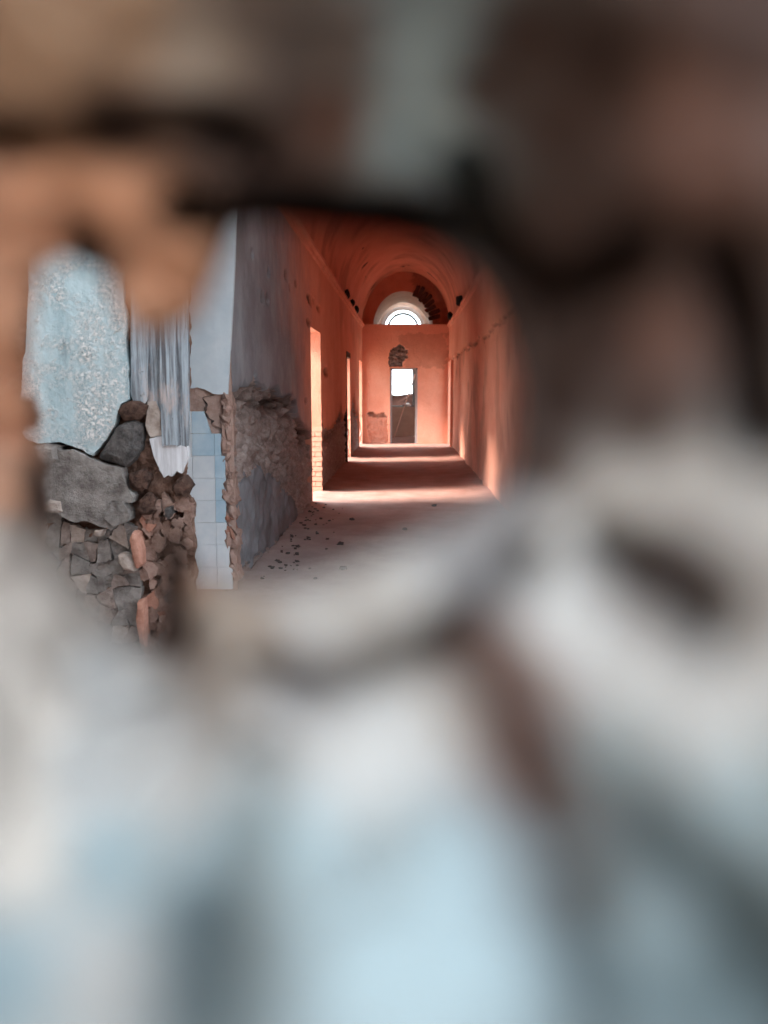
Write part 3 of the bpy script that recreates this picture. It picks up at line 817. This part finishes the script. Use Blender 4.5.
# grooves torn into the surface: (photo points, half width px, depth m)
grooves = [([(530,555),(490,600),(450,632),(400,655),(330,690),(250,668)], 26, .025), ([(600,540),(650,565),(700,610),(716,640)], 28, .035), ([(500,680),(530,760),(560,850),(575,960),(580,1080)], 30, .018),
 ([(262,760),(235,850),(205,940),(190,1080)], 34, .018), ([(640,800),(700,880),(768,960),(820,1020)], 40, .02), ([(0,135),(100,125),(180,120),(240,135)], 34, .03), ([(180,212),(300,205),(420,215),(500,240)], 26, .05), ([(470,170),(500,240),(560,290),(640,260)], 40, .04), ([(85,232),(88,258)], 20, .03), ([(720,250),(750,330),(760,440)], 40, .05)]
def seg_d(p, a, b):
    ax, ay = a; bx, by = b; px, py = p
    t_ = max(0, min(1, ((px - ax) * (bx - ax) + (py - ay) * (by - ay)) / max(1e-6, (bx - ax) ** 2 + (by - ay) ** 2)))
    return math.hypot(px - ax - t_ * (bx - ax), py - ay - t_ * (by - ay))
mb = MB(); N = 300; K = 70
rings_ = []
for k in range(K + 1):
    s = k / K
    row = []
    for i in range(N):
        ang = 2 * math.pi * i / N
        deg = math.degrees(ang)
        r0 = ray_contour(ang); r1 = ray_rect(ang, -160, -200, 930, 1240)
        r = r0 + (r1 - r0) * s ** 1.15
        u, v = CX + r * math.cos(ang), CY + r * math.sin(ang)
        d = RIM_ * (interp(OUT, deg) + (interp(RIM, deg) - interp(OUT, deg)) * (1 - s) ** 1.6)
        p0 = EYE + ray(u, v) * d
        d *= 1 + 0.10 * fr(p0, 16, 4) * sstep(0, .1, s) + 0.03 * fr(p0, 60, 3)
        g = 0.0
        for pts, hw, dep in grooves:
            q = min(seg_d((u, v), a, b) for a, b in zip(pts, pts[1:]))
            if q < hw: g = max(g, dep * (math.cos(math.pi * q / hw) * .5 + .5))
        d += g * min(1.0, d / 0.2)
        row.append(mb.vert(EYE + ray(u, v) * d, tone_shade_col(u, v)))
    rings_.append(row)
# from the outer ring to the big wall face, from the rim back to the far face
def rect_ring(y, pad=0):
    row = []
    for i in range(N):
        ang = 2 * math.pi * i / N
        t_ = min([((XR + .4) / math.cos(ang)) if math.cos(ang) > 1e-6 else 1e9, (-3.2 / math.cos(ang)) if math.cos(ang) < -1e-6 else 1e9, (-1.66 / -math.sin(ang)) if math.sin(ang) > 1e-6 else 1e9, (2.6 / -math.sin(ang)) if math.sin(ang) < -1e-6 else 1e9], key=lambda q: abs(q))
        t_ = abs(t_)
        row.append(mb.vert((t_ * math.cos(ang), y, EYE.z - t_ * math.sin(ang)), TAN))
    return row
mid = [mb.vert(Vector(mb.v[i]) + (Vector(mb.v[i]) - EYE).cross(Vector((0, 0, 0))) + Vector(((mb.v[i][0]) * 1.2, 0.02, (mb.v[i][2] - EYE.z) * 1.2)), mb.c[i]) for i in rings_[-1]]
front = rect_ring(0.22)
back0 = []
for i in rings_[0]:
    p = Vector(mb.v[i]); q = EYE + (p - EYE) * (0.9 / max(p.y, .05)); rc = EYE + ray(300, 410) * 0.9; rv = Vector((q.x - rc.x, 0, q.z - rc.z)); dv = p - EYE
    pu, pv = 384 + FPX * dv.dot(R_) / dv.dot(F_), 512 - FPX * dv.dot(U_) / dv.dot(F_)
    if pu < 235 and pv < 345: rv = Vector((-0.25 if pu < 60 else 0, 0, 1))       # the hanging lump leans straight up behind
    elif pu < 60 and pv < 545: rv = Vector((-1, 0, 0))
    q = q + rv.normalized() * 0.14
    back0.append(mb.vert((q.x, max(0.9, p.y + 0.03), q.z), BROWN_SHADE))
back1 = rect_ring(0.95)
seq = [front, mid] + rings_[::-1] + [back0, back1]
for a, b in zip(seq, seq[1:]):
    for i in range(N):
        j = (i + 1) % N
        mb.face([a[i], a[j], b[j], b[i]])
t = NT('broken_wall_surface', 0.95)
cc = t.wearcol()  # front wall colours with light and shade mixed in
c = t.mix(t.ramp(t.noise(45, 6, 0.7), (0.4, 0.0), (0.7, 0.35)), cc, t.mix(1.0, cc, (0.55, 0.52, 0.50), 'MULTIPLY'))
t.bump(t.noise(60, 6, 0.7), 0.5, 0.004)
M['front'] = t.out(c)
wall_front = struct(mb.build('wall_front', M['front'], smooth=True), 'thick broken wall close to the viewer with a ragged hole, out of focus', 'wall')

# dark splinter of mud standing up at the lower rim
def lump(name, mat, path, seed):
    mb = MB(); A = []; n = 14
    for u, v, d, hw in path:
        c_ = EYE + ray(u, v) * d; r = hw / FPX * d
        A.append([mb.vert(c_ + R_ * (r * math.cos(6.2832 * i / n)) * (1 + .25 * nz((i * .7, v * .02, seed))) + F_ * (r * math.sin(6.2832 * i / n)) + U_ * (0.1 * r * nz((i, seed, v)))) for i in range(n)])
    for a, b in zip(A, A[1:]):
        for i in range(n): mb.face([a[i], a[(i+1) % n], b[(i+1) % n], b[i]])
    mb.face(A[0][::-1]); mb.face(A[-1])
    return mb.build(name, mat, wall_front, smooth=True)
lump('mud_splinter', M['dark_mud_cavity'], [(168,526,.27,6), (174,548,.265,13), (177,575,.26,17), (180,605,.25,20), (182,635,.235,24), (184,665,.22,28), (185,700,.21,30)], 3)

rough_block('stone', M['mud'], wall_front, Matrix.Translation(EYE + ray(6, 414) * 0.62), (0.036, 0.05, 0.026), 71, 0.35, 3, 0.5)
rough_block('stone', M['mud'], wall_front, Matrix.Translation(EYE + ray(7, 454) * 0.60), (0.034, 0.05, 0.022), 72, 0.35, 3, 0.5)
rough_block('stone', M['mud'], wall_front, Matrix.Translation(EYE + ray(10, 512) * 0.55), (0.030, 0.05, 0.062), 73, 0.3, 3, 0.4)

# ------------------------------------------------------------------ things
def tube(name, mat, p, q, r, n=8, parent=None):
    mb = MB(); p, q = Vector(p), Vector(q); d = (q - p).normalized()
    e = d.orthogonal().normalized(); f = d.cross(e)
    A = []
    for k in range(7):
        c_ = p.lerp(q, k / 6) + e * (0.006 * math.sin(k * 1.9))
        rr = r * (1.1 - 0.2 * k / 6)
        A.append([mb.vert(c_ + (e * math.cos(6.2832 * i / n) + f * math.sin(6.2832 * i / n)) * rr) for i in range(n)])
    for a, b in zip(A, A[1:]):
        for i in range(n): mb.face([a[i], a[(i+1) % n], b[(i+1) % n], b[i]])
    mb.face(A[0][::-1]); mb.face(A[-1])
    return mb.build(name, mat, parent, smooth=True)
pb_ = at_z(394, 437, 0.0); pb_.y = min(pb_.y, 27.6); pb_ = at_y(394, 437, pb_.y); pb_.z = max(0.0, pb_.z)
pt_ = at_y(415.5, 374, YF - 0.03)
thing(tube('pole', M['pole'], pb_, pt_, 0.022), 'long thin pole leaning against the window beyond the end doorway', 'pole')
rp = at_y(408, 403, YF + 0.05); rp.z = ws + 0.075
bm = bmesh.new(); bmesh.ops.create_icosphere(bm, subdivisions=3, radius=0.09)
for v in bm.verts:
    v.co *= 1 + 0.35 * noise.fractal(v.co * 14, .9, 2, 3); v.co.z *= 0.7; v.co.x *= 1.2
    v.co += rp
me = bpy.data.meshes.new('rag'); bm.to_mesh(me); bm.free(); me.materials.append(M['rag'])
o = bpy.data.objects.new('rag', me); C.objects.link(o)
thing(o, 'bunched white rag on the sill of the window beyond the doorway', 'rag')

# black clumps clinging to the cornices
clumps = [((347, 285), -1, 'black clump on the left cornice nearest the viewer', .10), ((352.5, 299), -1, 'black clump on the left cornice, middle of the three', .10), ((356.5, 306), -1, 'black clump on the left cornice nearest the end wall', .11),
          ((459.5, 291), 1, 'black clump on the right cornice nearer the viewer', .13), ((450.5, 306.5), 1, 'black clump on the right cornice nearest the end wall', .13)]
for i, ((u, v), sg, lab, r) in enumerate(clumps):
    X = XL + 0.07 if sg < 0 else XR - 0.085
    p = at_x(u, v, X)
    o = rough_block('clump', M['black'], None, Matrix.Translation((X, p.y, ZC + 0.025 + r * .45)), (r * 1.0, r * 2.6, r * 1.5), i + 200, 0.4, 3, 0.8)
    thing(o, lab, 'clump', 'black clumps on the cornices')

# debris along the foot of the left wall
protos = []
def debris(u, v, size, i, lab, grp):
    p = at_z(u, v, 0.0)
    z = floor_fn(p.x, p.y)[0][2]
    if len(protos) < 6:
        o = rough_block('rubble_chunk', M['debris'], None, Matrix.Identity(4), (1, 0.8, 0.5), i + 300, 0.5, 2, 0.5); protos.append(o)
    else:
        o = random.choice(protos).copy(); C.objects.link(o)
    o.matrix_world = Matrix.Translation((p.x, p.y, z + size * 0.16)) @ Matrix.Rotation(random.uniform(0, 6.28), 4, 'Z') @ Matrix.Diagonal((size, size, size, 1))
    thing(o, lab, 'rubble', grp)
for i in range(80):
    tt = 0.88 * random.random() ** 0.8
    u0, v0 = 256 + (318 - 256) * tt, 580 + (497 - 580) * tt
    u = u0 + abs(random.gauss(0, 1)) * (22 - 8 * tt) + 3; v = v0 + random.uniform(-2, 4)
    debris(u, v, random.uniform(0.014, 0.04), i, 'small dark rubble chip scattered along the foot of the left wall', 'rubble chips at the left wall')
for i, (u, v) in enumerate([(434, 507), (341, 545), (405, 530), (352, 520), (343, 570)]):
    debris(u, v, 0.06, i, 'small dark stone lying alone out on the corridor floor', 'stones out on the floor')

# ------------------------------------------------------------------ portals: daylight comes in where the building is open
for i, (a, b) in enumerate(DOORS):
    portal('doorway_light_%d' % i, (XL - WT - 0.02, (a + b) / 2, DH / 2), (1, 0, 0), b - a, DH)
portal('added_side_opening_light', (XR + 0.46, 3.0, 1.65), (-1, 0, 0), 2.8, 3.3)  # opening added to light the near hall
portal('added_roof_gap_light', (-0.95, 2.6, 4.3), (0, 0, -1), 4.5, 3.3)  # open roof added to light the near hall
portal('far_window_light', ((wl + wr) / 2, YF + 0.42, (ws + wt) / 2), (0, -1, 0), wr - wl, wt - ws)
portal('right_doorway_light', (XR + 0.47, (RD[0] + RD[1]) / 2, DH / 2), (-1, 0, 0), RD[1] - RD[0], DH)
portal('added_back_roof_gap_light', (0, 28.25, 5.85), (0, 0, -1), 4.4, 0.5)  # roof gap added to light the far room
portal('fanlight_light', (fcx, YF + 0.2, fcz + frd / 2), (0, -1, 0), 2 * frd, frd)
